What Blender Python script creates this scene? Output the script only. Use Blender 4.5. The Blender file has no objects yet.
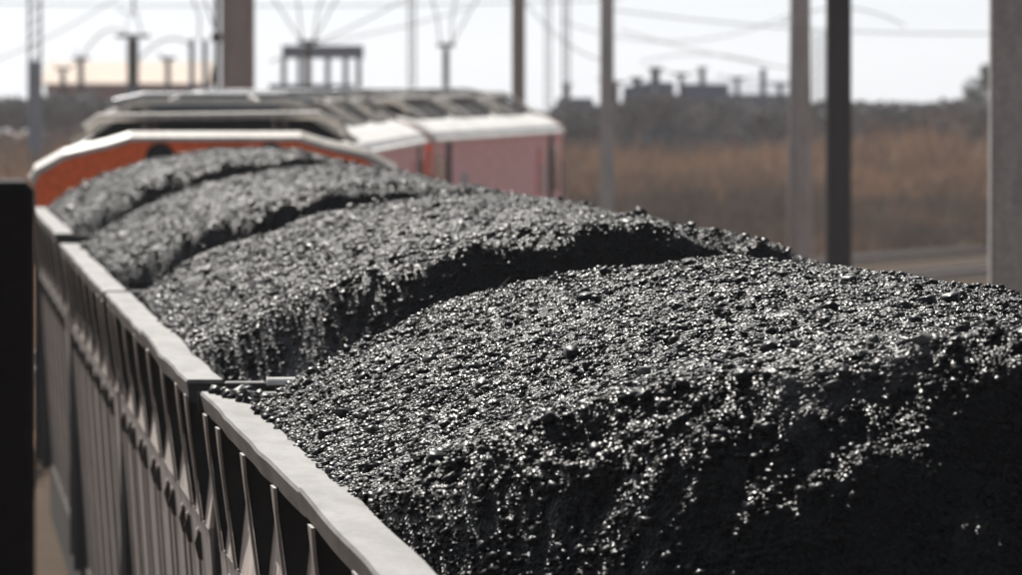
import bpy, math, random
import numpy as np
from math import radians as R, sin, cos, tan, pi
random.seed(7)
rng = np.random.default_rng(11)
S = bpy.context.scene

# ------------------------------------------------------------------ camera, sky, sun, exposure
F = 8300.0                       # focal length in photo pixels (photo 1022 wide)
YAW = 4.1                        # camera looks 4.1 degrees right of the track
CAM = (-2.33, 0.0, 4.03)
cam = bpy.data.cameras.new('camera')
cam.sensor_width = 36.0
cam.lens = F / 1022 * 36.0
cam.clip_start = 0.5
cam.clip_end = 9000
cam.dof.use_dof = True
cam.dof.focus_distance = 20.5
cam.dof.aperture_fstop = 11.0
camo = bpy.data.objects.new('camera', cam)
S.collection.objects.link(camo)
camo.location = CAM
camo.rotation_euler = (R(90) - math.atan(207.5 / F), 0, R(-YAW))
S.camera = camo

SUN_EL, SUN_AZ = 42.0, -13.5     # azimuth measured from the track direction (+Y), negative = left
sd = (sin(R(SUN_AZ)) * cos(R(SUN_EL)), cos(R(SUN_AZ)) * cos(R(SUN_EL)), sin(R(SUN_EL)))
sun = bpy.data.lights.new('sun', 'SUN')
sun.energy = 5.0
sun.angle = R(0.5)
sun.color = (1.0, 0.955, 0.89)
suno = bpy.data.objects.new('sun', sun)
S.collection.objects.link(suno)
import mathutils
suno.rotation_euler = mathutils.Vector(sd).to_track_quat('Z', 'Y').to_euler()

W = bpy.data.worlds.new('World')
S.world = W
W.use_nodes = True
wn = W.node_tree
sky = wn.nodes.new('ShaderNodeTexSky')
sky.sky_type = 'NISHITA'
sky.sun_disc = False
sky.sun_elevation = R(SUN_EL)
sky.sun_rotation = R(SUN_AZ)
sky.dust_density = 2.0
sky.air_density = 1.0
sky.altitude = 1500
bg = wn.nodes['Background']
bg.inputs['Strength'].default_value = 0.06
hsv = wn.nodes.new('ShaderNodeHueSaturation')     # thin bright overcast veil: less colour than a clear sky
hsv.inputs['Saturation'].default_value = 0.2
tint = wn.nodes.new('ShaderNodeMix'); tint.data_type = 'RGBA'; tint.blend_type = 'MULTIPLY'
tint.inputs['Factor'].default_value = 1.0
tint.inputs['B'].default_value = (0.93, 0.985, 1.07, 1)
wn.links.new(sky.outputs[0], hsv.inputs['Color'])
wn.links.new(hsv.outputs[0], tint.inputs['A'])
wn.links.new(tint.outputs['Result'], bg.inputs['Color'])

S.view_settings.view_transform = 'Standard'
S.view_settings.look = 'None'
S.view_settings.exposure = 0.55
S.view_settings.gamma = 1.0
S.cycles.use_denoising = True
S.cycles.max_bounces = 6
S.cycles.sample_clamp_indirect = 4.0
S.cycles.volume_bounces = 1

# ------------------------------------------------------------------ helpers
COL = S.collection
TH = R(YAW)

def P(x, y, d):
    """world point seen at photo pixel (x, y) at camera depth d"""
    Xc = (x - 511) / F * d
    return (CAM[0] + Xc * cos(TH) + d * sin(TH), -Xc * sin(TH) + d * cos(TH), CAM[2] - (y - 80) / F * d)

def G(x, d):
    p = P(x, 80, d)
    return (p[0], p[1], 0.0)

class MB:
    """collects simple shapes and links them as one mesh object"""
    def __init__(s):
        s.v, s.f, s.m = [], [], []
    def add(s, vs, fs, mi=0):
        o = len(s.v)
        s.v += [tuple(p) for p in vs]
        s.f += [tuple(i + o for i in f) for f in fs]
        s.m += [mi] * len(fs)
        return s
    def box(s, c, d, mi=0, rz=0.0, ry=0.0, bev=0.0):
        hx, hy, hz = d[0] / 2, d[1] / 2, d[2] / 2
        vs = []
        for a in (-1, 1):
            for b in (-1, 1):
                for e in (-1, 1):
                    x, y, z = a * hx, b * hy, e * hz
                    if ry:
                        x, z = x * cos(ry) + z * sin(ry), -x * sin(ry) + z * cos(ry)
                    if rz:
                        x, y = x * cos(rz) - y * sin(rz), x * sin(rz) + y * cos(rz)
                    vs.append((c[0] + x, c[1] + y, c[2] + z))
        fs = [(0, 1, 3, 2), (4, 6, 7, 5), (0, 4, 5, 1), (2, 3, 7, 6), (0, 2, 6, 4), (1, 5, 7, 3)]
        return s.add(vs, fs, mi)
    def prism(s, poly, y0, y1, mi=0, mis=None):
        """poly in (x, z), extruded along y"""
        n = len(poly)
        vs = [(x, y0, z) for x, z in poly] + [(x, y1, z) for x, z in poly]
        s.add(vs, [tuple(range(n)), tuple(range(2 * n - 1, n - 1, -1))], mi)
        o = len(s.v) - 2 * n
        for i in range(n):
            j = (i + 1) % n
            s.f.append((o + i, o + n + i, o + n + j, o + j))
            s.m.append(mis[i] if mis else mi)
        return s
    def tube(s, pts, r, seg=8, mi=0, taper=None, cap=True):
        pts = [mathutils.Vector(p) for p in pts]
        o = len(s.v)
        n = len(pts)
        for i, p in enumerate(pts):
            t = (pts[min(i + 1, n - 1)] - pts[max(i - 1, 0)]).normalized()
            up = mathutils.Vector((0, 0, 1)) if abs(t.z) < 0.95 else mathutils.Vector((1, 0, 0))
            a = t.cross(up).normalized()
            b = t.cross(a)
            rr = r if taper is None else taper[i]
            for k in range(seg):
                q = 2 * pi * k / seg
                s.v.append(tuple(p + a * cos(q) * rr + b * sin(q) * rr))
        for i in range(n - 1):
            for k in range(seg):
                k2 = (k + 1) % seg
                s.f.append((o + i * seg + k, o + i * seg + k2, o + (i + 1) * seg + k2, o + (i + 1) * seg + k))
                s.m.append(mi)
        if cap:
            s.f.append(tuple(o + k for k in range(seg))); s.m.append(mi)
            s.f.append(tuple(o + (n - 1) * seg + k for k in range(seg - 1, -1, -1))); s.m.append(mi)
        return s
    def lathe(s, prof, c, axis='z', seg=16, mi=0):
        """prof: list of (r, h)"""
        o = len(s.v)
        for r, h in prof:
            for k in range(seg):
                q = 2 * pi * k / seg
                a, b = r * cos(q), r * sin(q)
                p = {'z': (a, b, h), 'x': (h, a, b), 'y': (a, h, b)}[axis]
                s.v.append((c[0] + p[0], c[1] + p[1], c[2] + p[2]))
        for i in range(len(prof) - 1):
            for k in range(seg):
                k2 = (k + 1) % seg
                s.f.append((o + i * seg + k, o + i * seg + k2, o + (i + 1) * seg + k2, o + (i + 1) * seg + k)); s.m.append(mi)
        s.f.append(tuple(o + k for k in range(seg))); s.m.append(mi)
        s.f.append(tuple(o + (len(prof) - 1) * seg + k for k in range(seg))); s.m.append(mi)
        return s
    def mesh(s, name, mats, bevel=0, smooth=False):
        me = bpy.data.meshes.new(name)
        me.from_pydata(s.v, [], s.f)
        for m in (mats if isinstance(mats, (list, tuple)) else [mats]):
            me.materials.append(m)
        me.polygons.foreach_set('material_index', s.m)
        import bmesh
        bm = bmesh.new(); bm.from_mesh(me)
        bmesh.ops.recalc_face_normals(bm, faces=bm.faces)
        if bevel:
            bmesh.ops.bevel(bm, geom=bm.edges[:], offset=bevel, segments=1, affect='EDGES', clamp_overlap=True)
        bm.to_mesh(me); bm.free()
        if smooth:
            me.polygons.foreach_set('use_smooth', [True] * len(me.polygons))
        me.update()
        return me
    def build(s, name, mats, parent=None, bevel=0, smooth=False, loc=None):
        return link(name, s.mesh(name, mats, bevel, smooth), parent, loc)

def link(name, me, parent=None, loc=None):
    o = bpy.data.objects.new(name, me)
    COL.objects.link(o)
    if parent is not None:
        o.parent = parent
    if loc is not None:
        o.location = loc
    return o

def tag(o, label=None, cat=None, group=None, kind=None):
    if label: o['label'] = label
    if cat: o['category'] = cat
    if group: o['group'] = group
    if kind: o['kind'] = kind
    return o

def thing(name, loc=(0, 0, 0), rz=0.0, label=None, cat=None, group=None):
    o = bpy.data.objects.new(name, None)
    COL.objects.link(o)
    o.location = loc
    o.rotation_euler = (0, 0, rz)
    return tag(o, label, cat, group)

def copy_tree(o, parent=None):
    c = o.copy()
    COL.objects.link(c)
    if parent is not None:
        c.parent = parent
    for ch in list(o.children):
        copy_tree(ch, c)
    return c

# numpy gradient noise ------------------------------------------------
def _hash(ix, iy, seed):
    h = (ix.astype(np.int64) * 374761393 + iy.astype(np.int64) * 668265263 + seed * 974634777) & 0xffffffff
    h = ((h ^ (h >> 13)) * 1274126177) & 0xffffffff
    return ((h ^ (h >> 16)) & 0xffff) / 65535.0

def vnoise(x, y, seed=0):
    ix, iy = np.floor(x), np.floor(y)
    fx, fy = x - ix, y - iy
    fx = fx * fx * fx * (fx * (fx * 6 - 15) + 10); fy = fy * fy * fy * (fy * (fy * 6 - 15) + 10)
    a, b = _hash(ix, iy, seed), _hash(ix + 1, iy, seed)
    c, d = _hash(ix, iy + 1, seed), _hash(ix + 1, iy + 1, seed)
    return ((a * (1 - fx) + b * fx) * (1 - fy) + (c * (1 - fx) + d * fx) * fy) * 2 - 1

def fbm(x, y, seed=0, octv=3):
    t, amp = 0, 1
    for k in range(octv):
        t = t + amp * vnoise(x * 2 ** k + 17.3 * k, y * 2 ** k - 9.1 * k, seed + k)
        amp *= 0.5
    return t

# ------------------------------------------------------------------ materials
def new_mat(name):
    m = bpy.data.materials.new(name)
    m.use_nodes = True
    return m, m.node_tree, m.node_tree.nodes['Principled BSDF']

def weathered(name, col, col2=None, scale=(3, 3, 3), rough=0.6, metal=0.0, amount=0.5, fine=40.0, bump=0.0, spec=0.4, coords='Object', detail=6.0, contrast=(0.38, 0.68)):
    m, nt, b = new_mat(name)
    col2 = col2 or tuple(c * 0.6 for c in col)
    tc = nt.nodes.new('ShaderNodeTexCoord')
    mp = nt.nodes.new('ShaderNodeMapping')
    mp.inputs['Scale'].default_value = scale
    nt.links.new(tc.outputs[coords], mp.inputs[0])
    n = nt.nodes.new('ShaderNodeTexNoise')
    n.inputs['Scale'].default_value = 1.0
    n.inputs['Detail'].default_value = detail
    n.inputs['Roughness'].default_value = 0.62
    nt.links.new(mp.outputs[0], n.inputs['Vector'])
    r = nt.nodes.new('ShaderNodeMapRange')
    r.inputs['From Min'].default_value, r.inputs['From Max'].default_value = contrast
    r.inputs['To Max'].default_value = amount
    nt.links.new(n.outputs['Fac'], r.inputs['Value'])
    n2 = nt.nodes.new('ShaderNodeTexNoise')
    n2.inputs['Scale'].default_value = fine
    n2.inputs['Detail'].default_value = 3.0
    nt.links.new(tc.outputs[coords], n2.inputs['Vector'])
    mx = nt.nodes.new('ShaderNodeMix'); mx.data_type = 'RGBA'
    mx.inputs['A'].default_value = (*col, 1); mx.inputs['B'].default_value = (*col2, 1)
    nt.links.new(r.outputs[0], mx.inputs['Factor'])
    hv = nt.nodes.new('ShaderNodeHueSaturation')
    r2 = nt.nodes.new('ShaderNodeMapRange')
    r2.inputs['From Min'].default_value = 0.3; r2.inputs['From Max'].default_value = 0.7
    r2.inputs['To Min'].default_value = 0.82; r2.inputs['To Max'].default_value = 1.15
    nt.links.new(n2.outputs['Fac'], r2.inputs['Value'])
    nt.links.new(r2.outputs[0], hv.inputs['Value'])
    nt.links.new(mx.outputs['Result'], hv.inputs['Color'])
    nt.links.new(hv.outputs[0], b.inputs['Base Color'])
    b.inputs['Roughness'].default_value = rough
    b.inputs['Metallic'].default_value = metal
    b.inputs['Specular IOR Level'].default_value = spec
    if bump:
        bp = nt.nodes.new('ShaderNodeBump')
        bp.inputs['Strength'].default_value = bump
        bp.inputs['Distance'].default_value = 0.01
        nt.links.new(n2.outputs['Fac'], bp.inputs['Height'])
        nt.links.new(bp.outputs[0], b.inputs['Normal'])
    return m

def coal_material(name, dusty=1.0, fines=0):
    m, nt, b = new_mat(name)
    tc = nt.nodes.new('ShaderNodeTexCoord')
    n = nt.nodes.new('ShaderNodeTexNoise')
    n.inputs['Scale'].default_value = 1.3
    n.inputs['Detail'].default_value = 5
    n.inputs['Roughness'].default_value = 0.6
    nt.links.new(tc.outputs['Object'], n.inputs['Vector'])
    r = nt.nodes.new('ShaderNodeMapRange')
    r.inputs['From Min'].default_value = 0.56; r.inputs['From Max'].default_value = 0.70
    nt.links.new(n.outputs['Fac'], r.inputs['Value'])
    n2 = nt.nodes.new('ShaderNodeTexNoise')
    n2.inputs['Scale'].default_value = 60
    n2.inputs['Detail'].default_value = 2
    nt.links.new(tc.outputs['Object'], n2.inputs['Vector'])
    mx = nt.nodes.new('ShaderNodeMix'); mx.data_type = 'RGBA'
    mx.inputs['A'].default_value = (0.011, 0.011, 0.0113, 1)
    mx.inputs['B'].default_value = (0.12 * dusty, 0.117 * dusty, 0.115 * dusty, 1)
    nt.links.new(r.outputs[0], mx.inputs['Factor'])
    nt.links.new(mx.outputs['Result'], b.inputs['Base Color'])
    rr = nt.nodes.new('ShaderNodeMapRange')
    rr.inputs['From Min'].default_value = 0.3; rr.inputs['From Max'].default_value = 0.7
    rr.inputs['To Min'].default_value = 0.30; rr.inputs['To Max'].default_value = 0.62
    nt.links.new(n2.outputs['Fac'], rr.inputs['Value'])
    nt.links.new(rr.outputs[0], b.inputs['Roughness'])
    b.inputs['Specular IOR Level'].default_value = 0.17
    if fines:                                    # bed of crushed fines between the lumps
        vo = nt.nodes.new('ShaderNodeTexVoronoi')
        vo.inputs['Scale'].default_value = fines
        nt.links.new(tc.outputs['Object'], vo.inputs['Vector'])
        bp = nt.nodes.new('ShaderNodeBump')
        bp.inputs['Strength'].default_value = 1.0
        bp.inputs['Distance'].default_value = 0.012
        nt.links.new(vo.outputs['Distance'], bp.inputs['Height'])
        nt.links.new(bp.outputs[0], b.inputs['Normal'])
    return m

M = {}
M['coal'] = coal_material('coal')
M['coal_fines'] = coal_material('coal_fines', 1.15, 95)
M['rim'] = weathered('rim_paint', (0.20, 0.19, 0.18), (0.085, 0.078, 0.07), (9, 1.6, 9), rough=0.6, spec=0.25, amount=0.85, fine=55, bump=0.15)
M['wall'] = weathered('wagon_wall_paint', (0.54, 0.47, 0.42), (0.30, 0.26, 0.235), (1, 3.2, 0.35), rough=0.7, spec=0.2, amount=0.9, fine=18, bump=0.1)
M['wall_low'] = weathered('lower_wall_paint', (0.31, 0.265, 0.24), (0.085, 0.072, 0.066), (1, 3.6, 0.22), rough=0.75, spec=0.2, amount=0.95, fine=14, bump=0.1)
M['rib'] = weathered('rib_shaded_steel', (0.022, 0.021, 0.02), (0.012, 0.012, 0.012), (3, 3, 2), rough=0.7, amount=0.8)  # near-black colour paints in the shade on these faces, with some coal dust
M['flange'] = weathered('flange_paint', (0.34, 0.31, 0.28), (0.17, 0.15, 0.135), (3, 3, 1.5), rough=0.55, amount=0.8, fine=30)
M['under'] = weathered('underframe_steel', (0.05, 0.042, 0.036), (0.03, 0.025, 0.022), (2, 2, 2), rough=0.85, spec=0.08)
M['inside'] = weathered('wagon_inside', (0.07, 0.066, 0.062), (0.02, 0.02, 0.02), (2, 2, 2), rough=0.75)
M['wheel'] = weathered('wheel_steel', (0.16, 0.13, 0.11), (0.07, 0.05, 0.04), (3, 3, 3), rough=0.5, metal=0.6)
M['orange'] = weathered('loco_orange_paint', (0.93, 0.15, 0.02), (0.80, 0.11, 0.016), (1.5, 1.5, 1.5), rough=0.45, amount=0.6, fine=20)
M['red'] = weathered('loco_red_with_sky_sheen', (0.74, 0.36, 0.365), (0.64, 0.32, 0.33), (0.7, 0.7, 0.4), rough=0.55, amount=0.7, fine=8)  # sky sheen and haze on the shaded sides mixed into a paler red
M['redstripe'] = weathered('loco_red_paint', (0.62, 0.07, 0.04), (0.5, 0.06, 0.04), (1, 1, 1), rough=0.5, amount=0.6)
M['white'] = weathered('loco_white_paint', (0.80, 0.78, 0.74), (0.55, 0.53, 0.49), (1.2, 0.8, 1.2), rough=0.5, amount=0.5, fine=12)
M['cream'] = weathered('roof_frame_paint', (0.55, 0.51, 0.45), (0.3, 0.27, 0.24), (2, 1, 2), rough=0.55, amount=0.7, fine=16)
M['roofdark'] = weathered('roof_dark_grey', (0.022, 0.022, 0.022), (0.014, 0.014, 0.014), (2, 2, 2), rough=0.8, spec=0.1)
M['glass'], _nt, _b = new_mat('cab_glass')
_b.inputs['Base Color'].default_value = (0.02, 0.025, 0.03, 1); _b.inputs['Roughness'].default_value = 0.08
M['black'] = weathered('black_paint', (0.012, 0.011, 0.011), (0.02, 0.018, 0.016), (4, 4, 4), rough=0.8, spec=0.15)
M['concrete'] = weathered('mast_concrete', (0.42, 0.395, 0.375), (0.26, 0.245, 0.23), (6, 6, 1.5), rough=0.85, amount=0.8, fine=30, bump=0.3)
M['steelmast'] = weathered('mast_weathered_steel', (0.46, 0.375, 0.345), (0.30, 0.25, 0.235), (4, 4, 1), rough=0.7, amount=0.8)
M['darkmast'] = weathered('mast_dark_steel', (0.035, 0.031, 0.03), (0.02, 0.018, 0.018), (5, 5, 1), rough=0.7, amount=0.8)
M['galv'] = weathered('galvanised_steel', (0.26, 0.27, 0.29), (0.17, 0.18, 0.20), (3, 3, 3), rough=0.5, metal=0.3)
M['bluegrey'] = weathered('transformer_paint', (0.17, 0.20, 0.26), (0.11, 0.13, 0.17), (2, 2, 2), rough=0.5)
M['ceramic'] = weathered('insulator_ceramic', (0.09, 0.06, 0.05), (0.06, 0.04, 0.035), (5, 5, 5), rough=0.25)
M['wire'] = weathered('wire_metal', (0.12, 0.12, 0.12), (0.08, 0.08, 0.08), (1, 1, 1), rough=0.5, metal=0.5)
M['rail'] = weathered('rail_steel', (0.25, 0.20, 0.17), (0.13, 0.09, 0.07), (2, 2, 2), rough=0.4, metal=0.5)
M['sleeper'] = weathered('sleeper_concrete', (0.13, 0.115, 0.10), (0.08, 0.07, 0.06), (3, 3, 3), rough=0.9, spec=0.0)
M['ballast'] = weathered('ballast_stone', (0.11, 0.085, 0.066), (0.05, 0.042, 0.036), (5, 5, 5), rough=0.9, fine=25, bump=0.8, spec=0.0)
M['ground'] = weathered('dry_ground', (0.17, 0.105, 0.066), (0.115, 0.082, 0.056), (0.08, 0.08, 0.08), rough=0.95, amount=0.9, fine=1.5, bump=0.3, spec=0.0)
M['grass'] = weathered('dry_grass', (0.52, 0.345, 0.22), (0.24, 0.175, 0.125), (0.35, 0.16, 0.35), rough=0.9, amount=1.0, fine=0.8, contrast=(.40, .60))
M['weeds'] = weathered('dull_weeds', (0.30, 0.21, 0.145), (0.14, 0.115, 0.09), (0.4, 0.25, 0.4), rough=0.9, amount=1.0, fine=0.8, contrast=(.40, .60))
M['bush'] = weathered('grey_bush', (0.27, 0.25, 0.245), (0.17, 0.165, 0.168), (0.15, 0.15, 0.15), rough=0.9, fine=1.0, spec=0.0)
M['leaf'] = weathered('tree_leaf', (0.075, 0.10, 0.045), (0.045, 0.065, 0.03), (0.8, 0.8, 0.8), rough=0.7, fine=4)
M['bark'] = weathered('tree_bark', (0.12, 0.09, 0.07), (0.06, 0.05, 0.04), (6, 6, 1), rough=0.9)
M['creamroof'] = weathered('cream_roof_sheet', (0.62, 0.50, 0.40), (0.50, 0.40, 0.32), (0.4, 0.4, 0.4), rough=0.8, fine=3)
M['brick'] = weathered('red_brick', (0.22, 0.095, 0.075), (0.15, 0.075, 0.065), (0.5, 0.5, 0.5), rough=0.85, fine=4)
M['paleshed'] = weathered('pale_shed', (0.27, 0.21, 0.20), (0.2, 0.165, 0.16), (0.4, 0.4, 0.4), rough=0.8, fine=3)

# ------------------------------------------------------------------ track path
U0, RAD = 62.0, 300.0            # straight to U0, then a curve to the right
def path(s, off=0.0):
    """point and heading (clockwise from +Y) on the track at distance s, offset to the right"""
    if s <= U0:
        return (off, s), 0.0
    a = (s - U0) / RAD
    r = RAD - off
    return (RAD - r * cos(a), U0 + r * sin(a)), a

# ------------------------------------------------------------------ setting
def sheet(name, pts, mat, z):
    return tag(MB().add([(x, y, z) for x, y in pts], [tuple(range(len(pts)))]).build(name, mat), kind='structure')
gv = []
for yy, zz in ((-60, 0), (445, 0), (700, -1.3), (1500, -5.4)):   # the land falls gently away beyond the sheds
    gv += [(-900, yy, zz), (1000, yy, zz)]
tag(MB().add(gv, [(0, 1, 3, 2), (2, 3, 5, 4), (4, 5, 7, 6)]).build('ground', M['ground']), kind='structure')

def track(name, off, s0, s1, label):
    root = thing(name, (0, 0, 0))
    root['kind'] = 'structure'
    ss = np.arange(s0, s1 + 0.1, 3.0)
    def ribbon(prof, nm, mat):
        vs, fs = [], []
        n = len(prof)
        for s in ss:
            for x, z in prof:
                (a, b), _ = path(s, off + x)
                vs.append((a, b, z))
        for i in range(len(ss) - 1):
            for k in range(n - 1):
                fs.append((i * n + k, i * n + k + 1, (i + 1) * n + k + 1, (i + 1) * n + k))
        return MB().add(vs, fs).build(nm, mat, root)
    ribbon([(-2.1, 0.004), (-1.55, 0.125), (0, 0.132), (1.55, 0.125), (2.1, 0.004)], 'ballast_bed', M['ballast'])
    for sgn in (-1, 1):
        x = 0.5335 * sgn
        ribbon([(x - .06, .125), (x - .06, .14), (x - .012, .16), (x - .012, .21), (x - .034, .22), (x - .034, .25), (x + .034, .25), (x + .034, .22), (x + .012, .21), (x + .012, .16), (x + .06, .14), (x + .06, .125)], 'rail', M['rail'])
    sl = MB()
    for s in np.arange(s0, s1, 0.7):
        (a, b), h = path(s, off)
        sl.box((a, b, .09), (2.2, .25, .10), rz=-h)
    tag(sl.build('sleepers', M['sleeper'], root), kind='stuff')
    return root
track('railway_track', 0.0, -10, 330, '')
track('railway_track', -5.0, -10, 330, '')

# ------------------------------------------------------------------ coal wagons
L = 11.3
RIM = 3.10
RIBS = [.42, 1.35, 3.0, 4.75, 6.55, 8.3, 9.95, 10.88]

def strip(y0, y1, zoff, xoff, seed, n=40):
    """one bent length of the flat top rail on the left side; x negative"""
    vs, fs = [], []
    r = random.Random(seed)
    ph = [r.uniform(0, 6) for _ in range(4)]
    dent, dent2 = r.uniform(y0, y1), r.uniform(y0, y1)
    prof = [(-1.436, -.062), (-1.449, -.008), (-1.444, 0), (-1.336, .0), (-1.33, -.006), (-1.33, -.05), (-1.425, -.05), (-1.425, -.062)]
    for i in range(n):
        t = i / (n - 1)
        y = y0 + (y1 - y0) * t
        dx = xoff + .0045 * sin(y * .8 + ph[0]) + .0015 * sin(y * 2.3 + ph[1]) - .007 * math.exp(-((y - dent) / .35) ** 2)
        dz = zoff + .004 * sin(y * .7 + ph[2]) + .001 * sin(y * 2.4 + ph[3]) - .005 * math.exp(-((y - dent2) / .25) ** 2)
        for x, z in prof:
            vs.append((x + dx, y, RIM + z + dz))
    k = len(prof)
    for i in range(n - 1):
        for a in range(k):
            b = (a + 1) % k
            fs.append((i * k + a, i * k + b, (i + 1) * k + b, (i + 1) * k + a))
    fs.append(tuple(range(k))); fs.append(tuple((n - 1) * k + a for a in range(k - 1, -1, -1)))
    return vs, fs

def mirror(vs):
    return [(-x, y, z) for x, y, z in vs]

PROTO = {}
def proto(key, mb, mats, **k):
    if key not in PROTO:
        PROTO[key] = mb().mesh(key, mats, **k)
    return PROTO[key]

def rib_plate(s):
    m = MB()
    out = [(1.338, 3.045), (1.434, 3.045), (1.428, 2.985), (1.386, 2.66), (1.384, 2.645), (1.37, 2.645)]
    return m.prism([(s * x, z) for x, z in out], -.006, .006)

def rib_flange(s):
    m = MB()
    out = [(1.436, 3.045), (1.430, 2.985), (1.420, 2.90), (1.388, 2.66), (1.386, 2.645)]
    w = [.085, .055, .032, .028, .028]
    n = len(out)
    vs = []
    for (x, z), h in zip(out, w):
        vs += [(s * x, -h, z), (s * (x + .008), -h, z), (s * (x + .008), h, z), (s * x, h, z)]
    fs = []
    for i in range(n - 1):
        for a in range(4):
            b = (a + 1) % 4
            fs.append((i * 4 + a, i * 4 + b, i * 4 + 4 + b, i * 4 + 4 + a))
    fs += [(0, 1, 2, 3), tuple((n - 1) * 4 + a for a in (3, 2, 1, 0))]
    return m.add(vs, fs)

def wheel_mb():
    return MB().lathe([(.06, -.09), (.12, -.08), (.14, -.03), (.36, -.03), (.38, -.065), (.44, -.065), (.45, .04), (.48, .055), (.48, .075), (.38, .075), (.36, .02), (.14, .02), (.12, .06), (.06, .07)], (0, 0, 0), 'x', 24)

def wagon(y0, zoff, seed, label, pose):
    r = random.Random(seed)
    root = thing('coal_wagon', (pose[0], y0, zoff), pose[1], label, 'coal wagon', 'loaded coal wagons of the train')
    for s in (-1, 1):
        # upper and lower side panels, butted at a folded seam
        up = MB().prism([(s * 1.338, 3.045), (s * 1.380, 2.645), (s * 1.360, 2.645), (s * 1.315, 3.045)], .02, L - .02)
        up.build('upper_side_panel', M['wall'], root)
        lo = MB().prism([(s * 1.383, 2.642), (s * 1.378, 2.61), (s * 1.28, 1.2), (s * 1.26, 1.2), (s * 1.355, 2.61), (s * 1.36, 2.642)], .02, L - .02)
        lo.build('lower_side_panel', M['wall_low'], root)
        MB().prism([(s * 1.18, 1.197), (s * 1.30, 1.197), (s * 1.30, .82), (s * 1.27, .82), (s * 1.27, 1.165), (s * 1.18, 1.165)], .0, L).build('side_sill', M['under'], root)
        yj = 5.2 + r.uniform(-.35, .35)
        for (a, b, dz, dx) in ((0.0, yj - .012, r.uniform(-.004, .006), r.uniform(-.006, .004)), (yj, L, r.uniform(-.012, 0.0), r.uniform(0, .012))):
            vs, fs = strip(a, b, dz, dx, r.random())
            o = MB().add(vs if s < 0 else mirror(vs), fs).build('top_rail', M['rim'], root)
        for y in RIBS:
            o = link('rib', proto('rib%d' % s, lambda: rib_plate(s), M['rib']), root, (0, y + r.uniform(-.01, .01), 0))
            f = link('flange', proto('flange%d' % s, lambda: rib_flange(s), M['flange']), o)
        for i in range(len(RIBS) - 1):
            n = 2 if RIBS[i + 1] - RIBS[i] > 1.2 else 1
            for k in range(n):
                y = RIBS[i] + (RIBS[i + 1] - RIBS[i]) * (k + 1) / (n + 1)
                link('lashing_lug', proto('lug%d' % s, lambda: MB().prism([(s * 1.360, .02), (s * 1.385, .03), (s * 1.397, -.01), (s * 1.385, -.06), (s * 1.352, -.07)], -.015, .015), M['under']), root, (0, y, 2.56))
                # stiffener strips between the ribs
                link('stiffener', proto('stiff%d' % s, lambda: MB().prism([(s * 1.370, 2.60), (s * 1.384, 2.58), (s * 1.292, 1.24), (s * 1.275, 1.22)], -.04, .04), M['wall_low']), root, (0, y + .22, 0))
    for y, sg in ((0.0, 1), (L, -1)):
        MB().box((0, y + sg * .05, 2.12), (2.64, .02, 1.84)).build('end_wall', M['inside'], root)
        er = MB().box((0, y + sg * .05, RIM - .038), (2.40, .10, .056)).build('end_rail', M['rib'], root, bevel=.004)  # dark material puts the front face's shade into the colour
        MB().tube([(-1.2, y + sg * .05, RIM - .012), (1.2, y + sg * .05, RIM - .012)], .024, 10).build('top_pipe', M['white'], er, smooth=True)
        for s in (-1, 1):
            MB().box((s * 1.265, y + sg * .065, RIM - .03), (.126, .12, .054)).build('corner_plate', M['rim'], root, bevel=.004)
            MB().box((s * 1.325, y - sg * .006, RIM - .034), (.24, .010, .058)).build('corner_shade_plate', M['rib'], root)  # thin dark plate added over the pale rail end as painted shade
            MB().box((s * 1.33, y + sg * .035, 2.1), (.07, .065, 1.86)).build('corner_post', M['rib'], root, bevel=.006)
        for x in (-.8, 0, .8):
            MB().box((x, y - sg * .005, 2.1), (.08, .08, 1.8)).build('end_post', M['rib'], root, bevel=.005)
        MB().box((0, y + sg * .06, 1.08), (2.6, .2, .22)).build('headstock', M['under'], root, bevel=.01)
        MB().box((0, y - sg * .19, 1.05), (.28, .34, .24)).build('coupler', M['under'], root, bevel=.03)
    MB().box((0, L / 2, 1.16), (2.36, L - .2, .05)).build('floor_plate', M['under'], root)
    MB().box((0, L / 2, 1.0), (.5, L - .5, .26)).build('centre_sill', M['under'], root, bevel=.01)
    for y in (1.9, L - 1.9):
        bg_ = MB()
        for s in (-1, 1):
            bg_.prism([(s * .76, .0), (s * .88, .0), (s * .88, .2), (s * .76, .2)], -1.1, 1.1)
            bg_.box((s * .82, 0, -.1), (.12, .6, .3))
        bg_.box((0, 0, .12), (1.64, .4, .2))
        bo = bg_.build('bogie', M['under'], root, loc=(0, y, .72))
        for s in (-1, 1):
            for dy in (-.9, .9):
                w = link('wheel', proto('wheel', wheel_mb, M['wheel']), bo, (s * .55, dy, 0.01))
                w.rotation_euler = (0, 0, 0 if s < 0 else pi)
    return root

STARTS = [13.55, 25.7, 37.5, 50.0]
POSE = [(-.004, .0036), (-.045, 0), (-.045, 0), (-.045, 0)]     # sideways offset and small yaw of each wagon
ZO = [0.0, -0.004, -0.02, 0.0]
WLAB = ['nearest grey coal wagon, its bent rim cut off by the lower frame edge',
        'second grey coal wagon, its square rim corner just ahead of the spilled lumps',
        'grey coal wagon third from the camera, between the second and last wagons',
        'farthest grey coal wagon, coupled directly to the orange locomotive end']
for i in range(4):
    wagon(STARTS[i], ZO[i], 5 + i, WLAB[i], POSE[i])

# ------------------------------------------------------------------ coal heaps
def smin(a, b, k):
    h = np.clip(.5 + .5 * (b - a) / k, 0, 1)
    return b * (1 - h) + a * h - k * h * (1 - h)

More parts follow.
